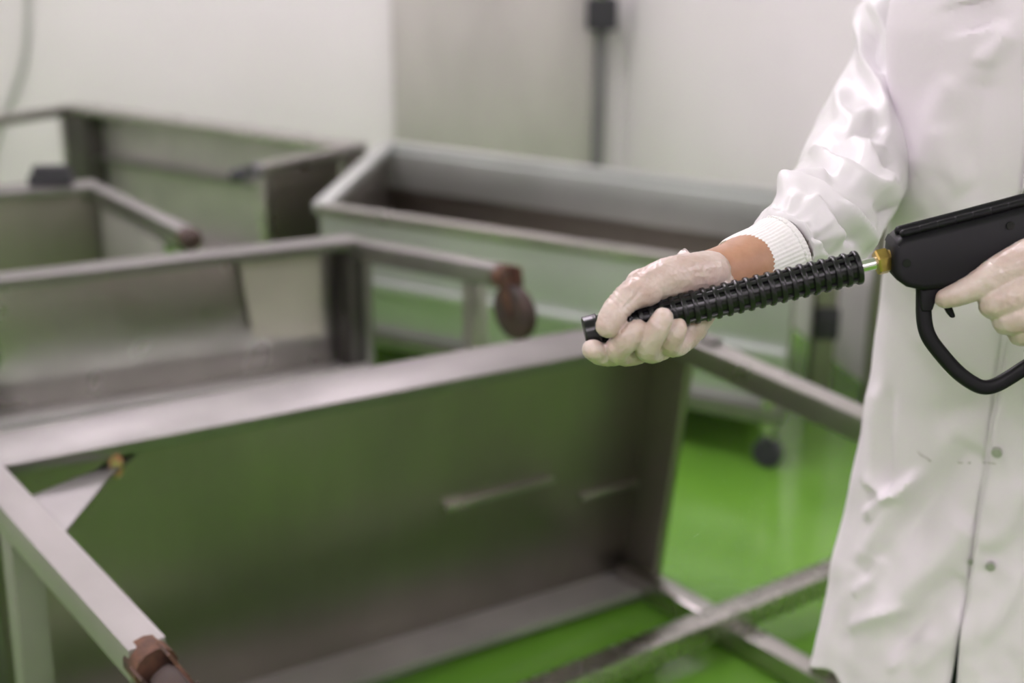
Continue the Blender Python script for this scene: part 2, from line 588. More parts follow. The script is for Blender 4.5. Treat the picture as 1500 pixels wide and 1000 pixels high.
# --- fourth table, along the back wall
TL = on_z(112, 150, .52); TR = on_z(534, 210, .52)
e = on_z(388, 240, .52)
bd = (e - TR); bd.normalize()
root, q = table('steel_table', 'long overturned steel table close to the white wall, legs pointing away from the steel door',
                TL, TR, .50, bd, .09, panel='worn_steel')
an = q['a']
for p in (TL + an * .022, TR - an * .022):
    b = bmesh.new(); e1 = p + V((0, 0, -.022)) + bd * (.47 if p.x > -1 else .6); bar(b, p + V((0, 0, -.022)), e1, .04, .04); link('leg', b, 'steel', root)
    e2 = e1 - bd * .03
    b = bmesh.new(); bar(b, e2 + V((0, 0, -.02)), V((e2.x, e2.y, .0)), .036, .036, bd); link('brace', b, 'steel', root)
    caster(root, e1, bd, 'black_wheel', 'grey_seal', r=.03, drop=V((-.7, .1, -.25)).normalized())
b = bmesh.new(); slab(b, TL + V((0, 0, -.20)) + an * .01, (TR - TL) * .985, bd * .05, V((0, 0, -.018)), .004); link('ledge', b, 'bright_steel', root)
b = bmesh.new(); slab(b, TL + V((0, 0, -.015)) + an * .014, an * .14, bd * .085, V((0, 0, -.47)), .003); link('corner_upright', b, 'dark_reflection_steel', root)
pr = TR - an * .03
b = bmesh.new(); slab(b, pr + V((0, 0, -.045)) + bd * .1, bd * .34, an * .008, V((0, 0, -.44)), .002); link('end_panel', b, 'panel_steel', root)

# --- open steel trough on casters below the door
ZR = .50
F1 = on_z(470, 305, ZR); F2 = on_z(1163, 407, ZR); B1 = on_z(568, 213, ZR); B2 = on_z(1150, 287, ZR)
cen = (F1 + F2 + B1 + B2) / 4
root = empty('steel_trough', (cen.x, cen.y, 0), 'long open pale steel trough on casters in front of the steel door', 'trough')
ZB = .13
def wallpan(nm, p, r, m, th=.012, z0=ZB, z1=ZR):
    b = bmesh.new(); e = (r - p); s = e.cross(V((0, 0, 1))).normalized()
    slab(b, V((p.x, p.y, z0)) - s * th / 2, e, s * th, V((0, 0, z1 - z0)), .002)
    return link(nm, b, m, root)
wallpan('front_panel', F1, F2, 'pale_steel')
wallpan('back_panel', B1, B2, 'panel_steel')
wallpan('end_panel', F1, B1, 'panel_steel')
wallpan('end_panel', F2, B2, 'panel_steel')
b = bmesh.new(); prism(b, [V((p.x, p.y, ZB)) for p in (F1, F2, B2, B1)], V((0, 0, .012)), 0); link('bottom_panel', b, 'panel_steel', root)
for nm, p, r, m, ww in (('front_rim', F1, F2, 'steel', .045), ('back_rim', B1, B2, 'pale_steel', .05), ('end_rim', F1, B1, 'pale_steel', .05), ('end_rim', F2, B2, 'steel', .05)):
    b = bmesh.new(); bar(b, V((p.x, p.y, ZR)), V((r.x, r.y, ZR)), ww, .03); link(nm, b, m, root)
# splash guard band inside the back, seam rail on the front, base rail
inn = (F1 - B1).normalized()
b = bmesh.new(); slab(b, V((B1.x, B1.y, ZR - .01)) + inn * .02, B2 - B1, inn * .03, V((0, 0, -.13)), .004); link('splash_guard', b, 'pale_steel', root)
out = V(((F2 - F1).y, -(F2 - F1).x, 0)).normalized()
if out.y > 0: out = -out
b = bmesh.new(); slab(b, V((F1.x, F1.y, .285)) + out * .005, F2 - F1, out * .03, V((0, 0, .03)), .008); link('seam_rail', b, 'pale_steel', root)
b = bmesh.new(); slab(b, V((F1.x, F1.y, ZB - .01)) + out * .004, F2 - F1, out * .035, V((0, 0, .045)), .006); link('base_rail', b, 'bright_steel', root)
ad = (F2 - F1).normalized()
for p in (F1 + ad * .03, F2 - ad * .03, B1 + ad * .05, B2 - ad * .05):
    b = bmesh.new(); bar(b, V((p.x, p.y, ZB + .12)) + out * .02, V((p.x, p.y, .08)) + out * .02, .036, .036, ad)
    lg = link('leg', b, 'steel', root)
    b = bmesh.new(); c = V((p.x, p.y, .04)) + out * .02
    pr_ = [(-.016, .033), (-.01, .039), (.01, .039), (.016, .033)]
    tube(b, [c + out * x for x, _ in pr_], [r for _, r in pr_], 20)
    slab(b, c + V((0, 0, .02)) - out * .02 - ad * .014, ad * .028, out * .04, V((0, 0, .03)), .002)
    link('caster', b, 'black_wheel', lg)

# --- upright stand of two posts against the right wall
c0 = on_z(1196, 600, 0); c1 = on_z(1278, 600, 0)
root = empty('steel_stand', ((c0.x + c1.x) / 2, (c0.y + c1.y) / 2, 0), 'grey steel stand of two upright posts and a rail, by the trough', 'stand')
for c in (c0, c1):
    b = bmesh.new(); bar(b, c, c + V((0, 0, .62)), .06, .05, (0, 1, 0)); link('post', b, 'panel_steel', root)
b = bmesh.new(); bar(b, c0 + V((0, 0, .6)), c1 + V((0, 0, .6)), .04, .04); link('rail', b, 'steel', root)
b = bmesh.new(); slab(b, c0 + V((-.035, -.045, .22)), (.07, 0, 0), (0, .03, 0), (0, 0, .09), .01); link('clamp', b, 'dark_rubber', root)

# water drops on floor and bar
b = bmesh.new()
for k in range(170):
    x = random.gauss(1085, 28); y = random.gauss(775, 45)
    p = on_z(x, y, 0); r = random.uniform(.0012, .0038)
    ellipsoid(b, p, (r, 0, 0), (0, r, 0), (0, 0, r * .55), 8, 6)
for k in range(160):
    t = random.uniform(.45, .97); p = BAR0.lerp(BAR1, t); r = random.uniform(.001, .003)
    sd = (BAR1 - BAR0).cross(V((0, 0, 1))).normalized()
    ellipsoid(b, p + sd * random.uniform(-.02, .02) + V((0, 0, .023)), (r, 0, 0), (0, r, 0), (0, 0, r * .6), 8, 6)
tag(link('water_drops', b, 'water', base=on_z(1085, 775, 0)), 'scattered water drops on the wet floor and steel bar', 'water', kind='stuff')

#PERSON
# ------------------------------------------------------------------ the worker
PC = V((.585, 1.50, 0))                                  # where the worker stands
YAW = math.radians(30)
FW = V((-math.sin(YAW), -math.cos(YAW), 0))              # the way the chest faces
RT = V((-math.cos(YAW), math.sin(YAW), 0))               # the worker's right
UP = V((0, 0, 1))
worker = empty('person', PC, 'worker in a white lab coat and clear gloves holding a black spray gun', 'person')


def W(r, f, z):
    return PC + RT * r + FW * f + UP * z


GZ = 1.15                                                # camera depth of the gun
GS = F / GZ                                              # pixels per metre there


def G(px, py, mm=0.0):
    """a point at the gun's distance; mm > 0 lies further from the viewer"""
    return P(px, py, GZ + mm / 1000)


def chain(bm, js, seg=18):
    """tapered limb through joints (px, py, mm, radius in px)"""
    s = spline(js, 5)
    tube(bm, [G(x, y, z) for x, y, z, r in s], [r / GS for x, y, z, r in s], seg, round_caps=True)


SH_R, SH_L = P(1358, -75, 1.61), W(-.185, -.01, 1.385)
EL_R, WR_R = P(1245, 285, 1.47), P(1062, 404, 1.195)
EL_L, WR_L = V((.80, 1.23, 1.10)), P(1625, 425, 1.13)
# body: one continuous surface, head to ankles
b = bmesh.new()
def limb(pts, rad, seg=18):
    s = spline([tuple(p) + (r,) for p, r in zip(pts, rad)], 5)
    tube(b, [V(x[:3]) for x in s], [x[3] for x in s], seg, round_caps=True)
for z, rx, fy, hz in ((1.28, .14, .09, .13), (1.12, .125, .085, .14), (.98, .128, .09, .12)):
    ellipsoid(b, W(0, 0, z), RT * rx, FW * fy, UP * hz)
limb([W(.10, -.02, 1.36), SH_R, P(1315, 115, 1.60), EL_R, P(1185, 348, 1.31), P(1105, 388, 1.217), WR_R, P(1030, 413, 1.185), P(985, 455, 1.175)], [.055, .042, .036, .032, .035, .032, .0275, .025, .02])
limb([W(-.13, -.01, 1.37), SH_L, SH_L.lerp(EL_L, .5), EL_L, EL_L.lerp(WR_L, .35), WR_L, P(1575, 425, 1.125)], [.06, .055, .05, .043, .042, .029, .022])
for s in (1, -1):
    limb([W(.055 * s, 0, .95), W(.066 * s, .01, .72), W(.07 * s, .03, .50), W(.08 * s, .015, .35), W(.09 * s, -.01, .10)], [.075, .07, .056, .052, .036])
limb([W(0, -.01, 1.36), W(0, .005, 1.45), W(0, .015, 1.55)], [.075, .055, .055])
HD = W(0, .025, 1.615)
ellipsoid(b, HD, RT * .074, FW * .092, UP * .112)
ellipsoid(b, HD + FW * .022 - UP * .055, RT * .058, FW * .066, UP * .06)      # jaw
ellipsoid(b, HD + FW * .092 - UP * .02, RT * .014, FW * .022, UP * .028)      # nose
ellipsoid(b, HD + FW * .082 + UP * .022, RT * .05, FW * .014, UP * .012)      # brow
ellipsoid(b, HD + FW * .082 - UP * .062, RT * .024, FW * .012, UP * .008)     # mouth
for s in (1, -1):
    ellipsoid(b, HD + RT * .075 * s - UP * .01, RT * .010, FW * .02, UP * .032)
link('body', fuse(b, .0065, 5), 'skin', worker)
for s in (1, -1):
    b = bmesh.new(); ec = HD + RT * .032 * s + FW * .074 + UP * .003; ellipsoid(b, ec, RT * .0125, FW * .012, UP * .0085); ey = link('eye', b, 'eye', worker)
    b = bmesh.new(); ellipsoid(b, ec + FW * .0095, RT * .0052, FW * .0032, UP * .0052); link('iris', b, 'hair', ey)
    b = bmesh.new(); tube(b, [HD + RT * (.018 * s) + FW * .092 + UP * .026, HD + RT * (.034 * s) + FW * .090 + UP * .030, HD + RT * (.05 * s) + FW * .078 + UP * .026], [.003, .004, .002], 8); link('eyebrow', b, 'hair', worker)
b = bmesh.new(); ellipsoid(b, HD - FW * .022 + UP * .045, RT * .098, FW * .105, UP * .09, 28, 18)
for v in b.verts: v.co += (v.co - HD).normalized() * .006 * noise.noise(v.co * 40)
link('hair_net', b, 'white_net', worker)
# trousers and boots, mostly under the coat
b = bmesh.new()
for s in (1, -1):
    tube(b, [W(.055 * s, 0, .98), W(.062 * s, .012, .72), W(.068 * s, .03, .48), W(.09 * s, .01, .12)], [.085, .082, .074, .068], 22)
ellipsoid(b, W(0, 0, .95), RT * .125, FW * .10, UP * .12)
link('trousers', fuse(b, .008, 4), 'navy', worker)
for s in (1, -1):
    b = bmesh.new()
    c = W(.095 * s, 0, 0)
    ellipsoid(b, c + FW * .07 + UP * .045, RT * .046, FW * .15, UP * .045)
    tube(b, [c + UP * .03, c + UP * .22], [.055, .062], 18)
    slab(b, c - RT * .045 - FW * .06, RT * .09, FW * .24, UP * .03, .01)
    link('boot', fuse(b, .006, 4), 'white_boot', worker)


# ---- lab coat
def ridge_disp(px, py, folds):
    d = 0.0
    for amp, wd, pl in folds:
        best = 1e9
        tt = 0
        n = len(pl) - 1
        for i in range(n):
            ax, ay = pl[i]; bx, by = pl[i + 1]
            dx, dy = bx - ax, by - ay
            t = max(0, min(1, ((px - ax) * dx + (py - ay) * dy) / (dx * dx + dy * dy)))
            q = (px - ax - t * dx) ** 2 + (py - ay - t * dy) ** 2
            if q < best:
                best = q; tt = (i + t) / n
        fade = min(1, tt / .15 + .15, (1 - tt) / .15 + .15)
        d += amp * fade * math.exp(-best / (wd * wd))
    return d


CF = [  # folds of the coat front: height (m), half width (px), polyline (px)
    (.007, 9, [(1262, 760), (1290, 735), (1325, 712), (1350, 690)]),
    (.005, 7, [(1268, 700), (1300, 728), (1322, 722)]),
    (.004, 6, [(1318, 735), (1335, 712), (1342, 700)]),
    (.009, 16, [(1255, 830), (1300, 760), (1345, 705)]),
    (-.010, 30, [(1265, 850), (1330, 770), (1400, 690), (1430, 650)]),
    (.008, 22, [(1270, 930), (1340, 850), (1400, 790), (1425, 760)]),
    (-.007, 22, [(1300, 960), (1370, 880), (1415, 850)]),
    (.006, 18, [(1330, 990), (1390, 930), (1415, 900)]),
    (.005, 9, [(1240, 920), (1280, 903), (1330, 890)]),
    (.005, 8, [(1246, 870), (1275, 850), (1290, 815)]),
    (.005, 9, [(1300, 985), (1330, 950), (1372, 925)]),
    (.006, 12, [(1285, 560), (1282, 640), (1276, 720)]),
    (-.006, 10, [(1303, 560), (1300, 650), (1297, 725)]),
    (-.012, 34, [(1420, 0), (1432, 45)]),
    (.006, 12, [(1428, 80), (1446, 86), (1465, 66), (1480, 40)]),
    (.005, 20, [(1400, 110), (1370, 170), (1350, 260)]),
    (-.005, 20, [(1440, 110), (1430, 180), (1425, 300)]),
    (.005, 18, [(1380, 180), (1395, 240), (1420, 280)]),
    (.006, 14, [(1500, 700), (1480, 760), (1440, 800)]),
    (.006, 16, [(1500, 820), (1470, 880), (1435, 930)]),
    (.004, 22, [(1340, 480), (1400, 520), (1470, 560)]),
    (-.005, 24, [(1360, 620), (1420, 600), (1480, 580)]),
]


def coat_section(z):
    """half width, front depth, back depth of the coat at height z"""
    ks = [(.44, .188, .172, .160), (.60, .176, .162, .150), (.80, .160, .146, .138), (1.0, .152, .130, .128), (1.12, .156, .128, .124),
          (1.28, .176, .134, .126), (1.36, .176, .112, .110), (1.415, .135, .078, .088), (1.44, .075, .062, .066)]
    for a, c in zip(ks, ks[1:]):
        if z <= c[0]:
            t = max(0, (z - a[0]) / (c[0] - a[0]))
            t = t * t * (3 - 2 * t)
            return [a[i] + (c[i] - a[i]) * t for i in (1, 2, 3)]
    return ks[-1][1:]


def coat_pt(th, z, off=0.0):
    """th = 0 at the front, pi/2 at the worker's right"""
    rx, f, k = coat_section(z)
    c, s = math.cos(th), math.sin(th)
    e = .86                                             # slightly squarish section
    d = f if c > 0 else k
    p = W(rx * math.copysign(abs(s) ** e, s), d * math.copysign(abs(c) ** e, c), z)
    n = (RT * s / rx + FW * c / d).normalized()
    low = max(0.0, min(1.0, (1.0 - z) / .5))
    wv = low * (  .006 * math.sin(5 * th + 1.2 + z * 2) + .004 * math.sin(9 * th - z * 5))
    wv += .006 * noise.noise(V((p.x * 7, p.y * 7, p.z * 3.0))) + .0035 * noise.noise(V((p.x * 20 + p.z * 9, p.y * 20, p.z * 11)))
    wv += low * (.0018 * noise.noise(V((p.x * 50, p.y * 50, p.z * 28))) + .003 * noise.noise(V((p.x * 22 - p.z * 16, p.y * 22, p.z * 10 + 5))))
    if c > -.1:
        x, y, zc = to_px(p)
        wv += ridge_disp(x, y, CF) * 1.15
    return p + n * (wv + off)


b = bmesh.new()
NT, NZ = 260, 210
ZH, ZT = .485, 1.44
GAP = -.028                                              # where the front edges meet below
grid = []
for j in range(NZ + 1):
    row = []
    for i in range(NT + 1):
        # the coat runs once around the body, from the front edge to the front edge
        t = i / NT
        z0 = ZH + .012 * math.sin(9 * t * 6.28)
        z = z0 + (ZT - z0) * j / NZ
        spread = max(0.0, min(1.0, (.66 - z) / .2)) * .035
        th = (GAP + spread) + (2 * math.pi - spread * 2) * t
        row.append(b.verts.new(coat_pt(th, z)))
    grid.append(row)
for j in range(NZ):
    for i in range(NT):
        b.faces.new((grid[j][i], grid[j][i + 1], grid[j + 1][i + 1], grid[j + 1][i]))
coat = link('lab_coat', b, 'coat', worker)
sol = coat.modifiers.new('thickness', 'SOLIDIFY'); sol.thickness = .0016; sol.offset = -1
# overlapping front strip with its free edge
b = bmesh.new()
NS = 16
rows = []
for j in range(131):
    z = .50 + (1.40 - .50) * j / 130
    row = []
    for i in range(NS + 1):
        th = -.06 - (.40) * i / NS
        spread = max(0.0, min(1.0, (.64 - z) / .2)) * .05
        wob = .004 * noise.noise(V((z * 14, i * .12, 3))) + .003 * noise.noise(V((z * 40, i * .3, 9)))
        lift = .0045 if i > 0 else .003
        row.append(b.verts.new(coat_pt(th - spread + max(0.0, (.95 - z)) * .10, z, lift + wob * (1 - i / NS * .5))))
    rows.append(row)
for j in range(130):
    for i in range(NS):
        b.faces.new((rows[j][i], rows[j][i + 1], rows[j + 1][i + 1], rows[j + 1][i]))
pk = link('front_placket', b, 'coat', coat)
sol = pk.modifiers.new('thickness', 'SOLIDIFY'); sol.thickness = .002; sol.offset = -1


def ray_coat(px, py, off=.0):
    """the point of the coat front seen at a pixel"""
    best, bp = 1e9, None
    for j in range(0, 80):
        z = .48 + .9 * j / 80
        for i in range(0, 40):
            th = -.9 + 2.2 * i / 40
            p = coat_pt(th, z, off)
            x, y, zc = to_px(p)
            q = (x - px) ** 2 + (y - py) ** 2
            if q < best:
                best, bp, bt, bz = q, p, th, z
    return bp, bt, bz


for px, py, r, full in ((1460, 663, .0058, 1), (1451, 830, .0055, 0), (1424, 822, .0042, 1), (1505, 283, .0058, 1)):
    p, th, z = ray_coat(px, py, .0105 if px != 1424 else .003)
    # refine inside the cell
    d = ray(px, py); o = V((0, 0, CH))
    p = o + d * ((p - o).dot(d) / d.dot(d))
    rx, f, k = coat_section(z)
    n = (RT * math.sin(th) / rx + FW * math.cos(th) / f).normalized()
    b = bmesh.new()
    t1 = n.cross(UP).normalized(); t2 = n.cross(t1)
    c = p
    prof = [(-.004, r), (.0005, r), (.0016, r * .85), (.0016, r * .62), (.0008, r * .55)] + ([(.0012, r * .35), (.0022, r * .22), (.0024, .0002)] if full else [(-.001, r * .5)])
    tube(b, [c + n * h for h, _ in prof], [q for _, q in prof], 20, caps=True)
    link('snap_button', b, 'snap', coat)
# stains
for pl in ([(1343, 660), (1352, 668), (1364, 675)], [(1404, 677), (1411, 678)], [(1418, 678), (1425, 677)], [(1440, 677), (1452, 678), (1462, 679)], [(1470, 682), (1476, 683)]):
    b = bmesh.new()
    for k in range(len(pl) * 4):
        t = k / (len(pl) * 4 - 1) * (len(pl) - 1); m = min(int(t), len(pl) - 2); t -= m
        x = pl[m][0] * (1 - t) + pl[m + 1][0] * t + random.uniform(-.6, .6); y = pl[m][1] * (1 - t) + pl[m + 1][1] * t + random.uniform(-.5, .5)
        p, th, z = ray_coat(x, y, .0002 if x < 1430 else .0068)
        d = ray(x, y); o = V((0, 0, CH)); p = o + d * ((p - o).dot(d) / d.dot(d))
        ellipsoid(b, p, RT * random.uniform(.0006, .0016), FW * .0012, UP * random.uniform(.0004, .0009), 8, 6)
    link('dirt_mark', b, 'stain', coat)
# collar
b = bmesh.new()
for s in (1, -1):
    pts = [coat_pt(s * a, 1.425, .006) for a in (.15, .6, 1.2, 1.9, 2.6, 3.1)]
    tube(b, pts, [.012, .018, .02, .02, .02, .02], 10)
link('collar', b, 'coat', coat)

# ---- sleeves
SF = [
    (.008, 7, [(1272, -5), (1260, 43), (1266, 86), (1286, 132), (1300, 198)]),
    (-.007, 8, [(1280, 45), (1277, 75), (1290, 105)]),
    (.006, 7, [(1280, 0), (1300, 50), (1312, 95)]),
    (.006, 9, [(1232, 122), (1233, 165), (1250, 180), (1279, 166)]),
    (-.007, 9, [(1245, 195), (1270, 190), (1300, 182)]),
    (.010, 8, [(1190, 219), (1208, 240), (1226, 256), (1255, 270), (1280, 277), (1306, 271)]),
    (-.008, 8, [(1205, 212), (1228, 230), (1250, 246)]),
    (.008, 7, [(1240, 205), (1259, 230), (1280, 250), (1303, 268)]),
    (.006, 7, [(1259, 227), (1280, 220), (1300, 216)]),
    (-.012, 10, [(1283, 238), (1312, 250)]),
    (.009, 7, [(1145, 294), (1165, 275), (1190, 266), (1219, 264)]),
    (-.007, 7, [(1178, 258), (1205, 254), (1222, 262)]),
    (.009, 8, [(1148, 292), (1180, 284), (1200, 290), (1229, 312), (1262, 337), (1275, 366)]),
    (-.008, 8, [(1215, 290), (1250, 305), (1285, 330)]),
    (.007, 7, [(1185, 296), (1200, 314), (1220, 336), (1234, 358)]),
    (-.006, 7, [(1215, 318), (1240, 335), (1256, 360)]),
    (.006, 6, [(1108, 325), (1130, 318), (1152, 322), (1176, 337), (1184, 362)]),
    (-.005, 6, [(1150, 332), (1168, 348), (1176, 375)]),
    (.006, 6, [(1190, 350), (1204, 372), (1208, 390)]),
    (-.006, 6, [(1196, 345), (1214, 365), (1222, 385)]),
    (.005, 6, [(1150, 305), (1175, 300), (1190, 312)]),
    (-.009, 12, [(1290, 290), (1310, 320), (1305, 350)]),
]


def sleeve(path, folds, name, nseg=150, seed=0.0):
    """path: (point, radius)"""
    s = spline([tuple(p) + (r,) for p, r in path], 22)
    pts = [V(x[:3]) for x in s]
    rad = [x[3] for x in s]
    fr = frames(pts)
    b = bmesh.new()
    rings = []
    for p, r, (t, n, bi), k in zip(pts, rad, fr, range(len(pts))):
        ring = []
        u = k / (len(pts) - 1)
        for i in range(nseg):
            a = 2 * math.pi * i / nseg
            d = n * math.cos(a) + bi * math.sin(a)
            q = p + d * r
            dv = .006 * noise.noise(q * 14 + V((seed, 0, 0))) + .003 * noise.noise(q * 34 + V((seed, 0, 4)))
            # gathers where the sleeve meets the cuff
            dv += .0022 * math.sin(22 * a) * max(0, (u - .86) / .14)
            if folds:
                x, y, zc = to_px(q)
                if d.dot(V((0, 0, CH)) - q) > -.02:
                    dv += 1.9 * ridge_disp(x, y, folds)
            dv *= min(1, (1 - u) / .04)
            ring.append(b.verts.new(q + d * dv))
        rings.append(ring)
    for j in range(len(rings) - 1):
        for i in range(nseg):
            b.faces.new((rings[j][i], rings[j][(i + 1) % nseg], rings[j + 1][(i + 1) % nseg], rings[j + 1][i]))
    p, r, (t, n, bi) = pts[-1], rad[-1], fr[-1]
    rings.append([b.verts.new(p - t * .004 + (n * math.cos(2 * math.pi * i / nseg) + bi * math.sin(2 * math.pi * i / nseg)) * r * .72) for i in range(nseg)])
    for i in range(nseg):
        b.faces.new((rings[-2][i], rings[-2][(i + 1) % nseg], rings[-1][(i + 1) % nseg], rings[-1][i]))
    inner = [v for ring in rings[:-3] for v in ring]
    for _ in range(5):
        bmesh.ops.smooth_vert(b, verts=inner, factor=.5, use_axis_x=True, use_axis_y=True, use_axis_z=True)
    o = link(name, b, 'sleeve', coat)
    so = o.modifiers.new('thickness', 'SOLIDIFY'); so.thickness = .0015; so.offset = -1
    return pts, rad, fr


def SPX(px, py, zc, r):
    return (P(px, py, zc), r * zc / F)


path = [(W(.02, -.02, 1.36), .03), (W(.11, -.03, 1.365), .075), SPX(1362, -75, 1.62, 92), SPX(1350, 20, 1.625, 82), SPX(1312, 125, 1.61, 83), SPX(1270, 215, 1.56, 80),
        SPX(1234, 285, 1.46, 79), SPX(1202, 333, 1.33, 77), SPX(1168, 361, 1.255, 67), SPX(1140, 375, 1.228, 58)]
pts, rad, fr = sleeve(path, SF, 'sleeve')


def cuff(pts, rad, r1, length, to=None, n=240):
    """ribbed knit cuff beyond the sleeve's end, folded in at its opening"""
    p = pts[-1]; t = ((to - pts[-1]) if to else (pts[-1] - pts[-4])).normalized()
    b = bmesh.new()
    r0 = rad[-1]
    prof = [(-.010, r0 * .97), (-.006, r0 * 1.012), (.002, r0 * 1.012), (.006, r0 * .985), (.012, r0 * .97), (.3 * length, (r0 * .97 + r1) / 2), (.7 * length, r1 * 1.02), (length - .003, r1), (length, r1 - .001),
            (length - .001, r1 - .003), (length - .012, r1 - .004)]
    ref = fr[-1][1]
    nn = (ref - t * ref.dot(t)).normalized(); bb = t.cross(nn)
    rings = []
    for h, r in prof:
        rings.append([b.verts.new(p + t * h + (nn * math.cos(2 * math.pi * i / n) + bb * math.sin(2 * math.pi * i / n)) * (r + (.00022 if i % 4 < 2 else -.00022))) for i in range(n)])
    for j in range(len(rings) - 1):
        for i in range(n):
            b.faces.new((rings[j][i], rings[j][(i + 1) % n], rings[j + 1][(i + 1) % n], rings[j + 1][i]))
    link('knit_cuff', b, 'cuff', coat)
    # stitched seam between sleeve and cuff
    b = bmesh.new()
    for i in range(40):
        a = 2 * math.pi * i / 40
        d = nn * math.cos(a) + bb * math.sin(a); s = t.cross(d)
        ellipsoid(b, p + d * (r0 * 1.008) - t * .004, s * .0032, t * .0016, d * .0014, 8, 6)
    link('cuff_seam', b, 'cuff', coat)


cuff(pts, rad, .0335, .046, P(1086, 400, 1.213))
path = [(W(-.02, -.02, 1.36), .03), (W(-.10, -.01, 1.365), .075), (SH_L, .075), (SH_L.lerp(EL_L, .5), .068), (EL_L, .064), (EL_L.lerp(WR_L, .4), .058), (EL_L.lerp(WR_L, .72), .046)]
pts2, rad2, fr = sleeve(path, None, 'sleeve', 80, 5.0)
cuff(pts2, rad2, .034, .05)

# ---- gloved right hand closed around the lance
b = bmesh.new()
# palm behind the lance, thumb side above it
ellipsoid(b, G(985, 455, 24), G(1045, 415, 26) - G(985, 455, 24), (G(1012, 500, 24) - G(985, 455, 24)) * .95, V((0, .016, 0)))
chain(b, [(1042, 413, 36, 44), (1010, 422, 32, 43), (975, 448, 30, 38), (945, 476, 28, 32)])
chain(b, [(1040, 400, 26, 34), (1005, 403, 14, 32), (972, 409, 2, 30), (945, 420, -8, 25)])                  # thumb metacarpal
chain(b, [(1000, 397, 20, 26), (965, 408, 6, 24), (938, 416, -6, 22)])
chain(b, [(947, 424, -8, 25.5), (926, 432, -14, 23), (907, 449, -20, 20.5), (897, 464, -24, 20), (890, 477, -26, 17.5)])    # thumb
chain(b, [(940, 497, 22, 20), (906, 516, 14, 19), (882, 518, -4, 17), (868, 512, -18, 15.5)])              # index
chain(b, [(960, 500, 22, 20), (926, 517, 10, 19), (904, 513, -10, 19), (920, 496, -22, 18.5), (933, 483, -24, 16)])     # middle
chain(b, [(990, 495, 22, 20), (962, 512, 8, 19), (948, 509, -14, 18.5), (960, 486, -27, 17.5), (971, 466, -29, 15.5)])      # ring
chain(b, [(1018, 480, 20, 20), (996, 502, 8, 18), (983, 505, -8, 17), (988, 491, -19, 15.5), (993, 480, -21, 13.5)])    # little
chain(b, [(1024, 450, 24, 30), (1014, 474, 18, 25), (1006, 488, 14, 20)])                                   # heel of the hand
hand = fuse(b, .0010, 4, .5)
for v in hand.verts:
    q = v.co
    x, y, _ = to_px(q)
    # fine creases across the thumb joints and drawn film
    rn = 1 - abs(noise.noise(V((q.x * 70 + q.z * 90, q.y * 60, q.z * 40 - q.x * 30)))) * 2
    d = .0004 * noise.noise(q * 160) + .0003 * noise.noise(q * 420) + .0007 * max(0, rn - .55)
    for cx, cy, dx, dy in ((940, 425, .75, -.66), (932, 430, .75, -.66), (912, 446, .72, .68), (917, 441, .72, .68), (907, 451, .72, .68)):
        along = (x - cx) * dx - (y - cy) * dy
        if (x - cx) ** 2 + (y - cy) ** 2 < 900:
            d -= .0006 * math.exp(-(along / 2.2) ** 2)
    v.co += v.normal * d
link('glove', hand, 'glove', worker, label='clear glove gripping the ribbed lance')
# loose glove wrist film
b = bmesh.new()
ns, nr = 90, 16
js = spline([(992, 412, 34, 40), (1008, 412, 36, 47), (1026, 411, 37, 51), (1040, 408, 38, 54)], 6)
cp_ = [G(x, y, z) for x, y, z, r in js]
fr_ = frames(cp_)
rings = []
for k, ((x, y, z, r), p, (t, n, bi)) in enumerate(zip(js, cp_, fr_)):
    u = k / (len(js) - 1)
    ring = []
    for i in range(ns):
        a = 2 * math.pi * i / ns
        ruff = u * ((.0020 * math.sin(5 * a + 2.6 * u + .8)) + .0016 * math.sin(11 * a - 3 * u) + .0010 * math.sin(17 * a + 5 * u))
        d = n * math.cos(a) + bi * math.sin(a) * .97
        edge = u * (-.014 * d.z + .0025 * math.sin(4 * a) - .010 * d.y)
        ring.append(b.verts.new(p + d * (r / GS * (1 - .13 * max(0, d.z) * u) + ruff) + t * edge))
    rings.append(ring)
for j in range(len(rings) - 1):
    for i in range(ns):
        b.faces.new((rings[j][i], rings[j][(i + 1) % ns], rings[j + 1][(i + 1) % ns], rings[j + 1][i]))
o = link('glove_wrist', b, 'glove_film', worker)
so = o.modifiers.new('thickness', 'SOLIDIFY'); so.thickness = .0006

# ---- gloved left hand on the trigger
b = bmesh.new()
chain(b, [(1560, 380, -24, 44), (1520, 378, -26, 34), (1480, 392, -26, 28), (1450, 408, -24, 24), (1420, 424, -20, 19.5), (1398, 433, -16, 17), (1385, 437, -12, 15)])
chain(b, [(1560, 415, -28, 38), (1510, 428, -30, 30), (1470, 440, -28, 24), (1455, 446, -20, 21), (1462, 450, 0, 18), (1500, 452, 14, 16)])
chain(b, [(1565, 450, -28, 36), (1525, 455, -30, 28), (1490, 466, -28, 23), (1473, 471, -18, 19), (1482, 474, 0, 17), (1515, 476, 14, 15)])
chain(b, [(1570, 480, -26, 32), (1535, 480, -28, 25), (1508, 486, -26, 20), (1495, 490, -16, 17), (1500, 492, 0, 15), (1530, 494, 12, 14)])
chain(b, [(1625, 425, -15, 52), (1585, 425, -22, 52), (1555, 428, -26, 48)])
chain(b, [(1600, 395, 0, 40), (1590, 375, 14, 28), (1560, 372, 24, 22), (1525, 378, 26, 18)])    # thumb, behind
hand = fuse(b, .0013, 7, .5)
for v in hand.verts:
    v.co += v.normal * (.0006 * noise.noise(v.co * 150) + .0003 * noise.noise(v.co * 400))
link('glove', hand, 'glove', worker, label='clear glove with a finger on the trigger')

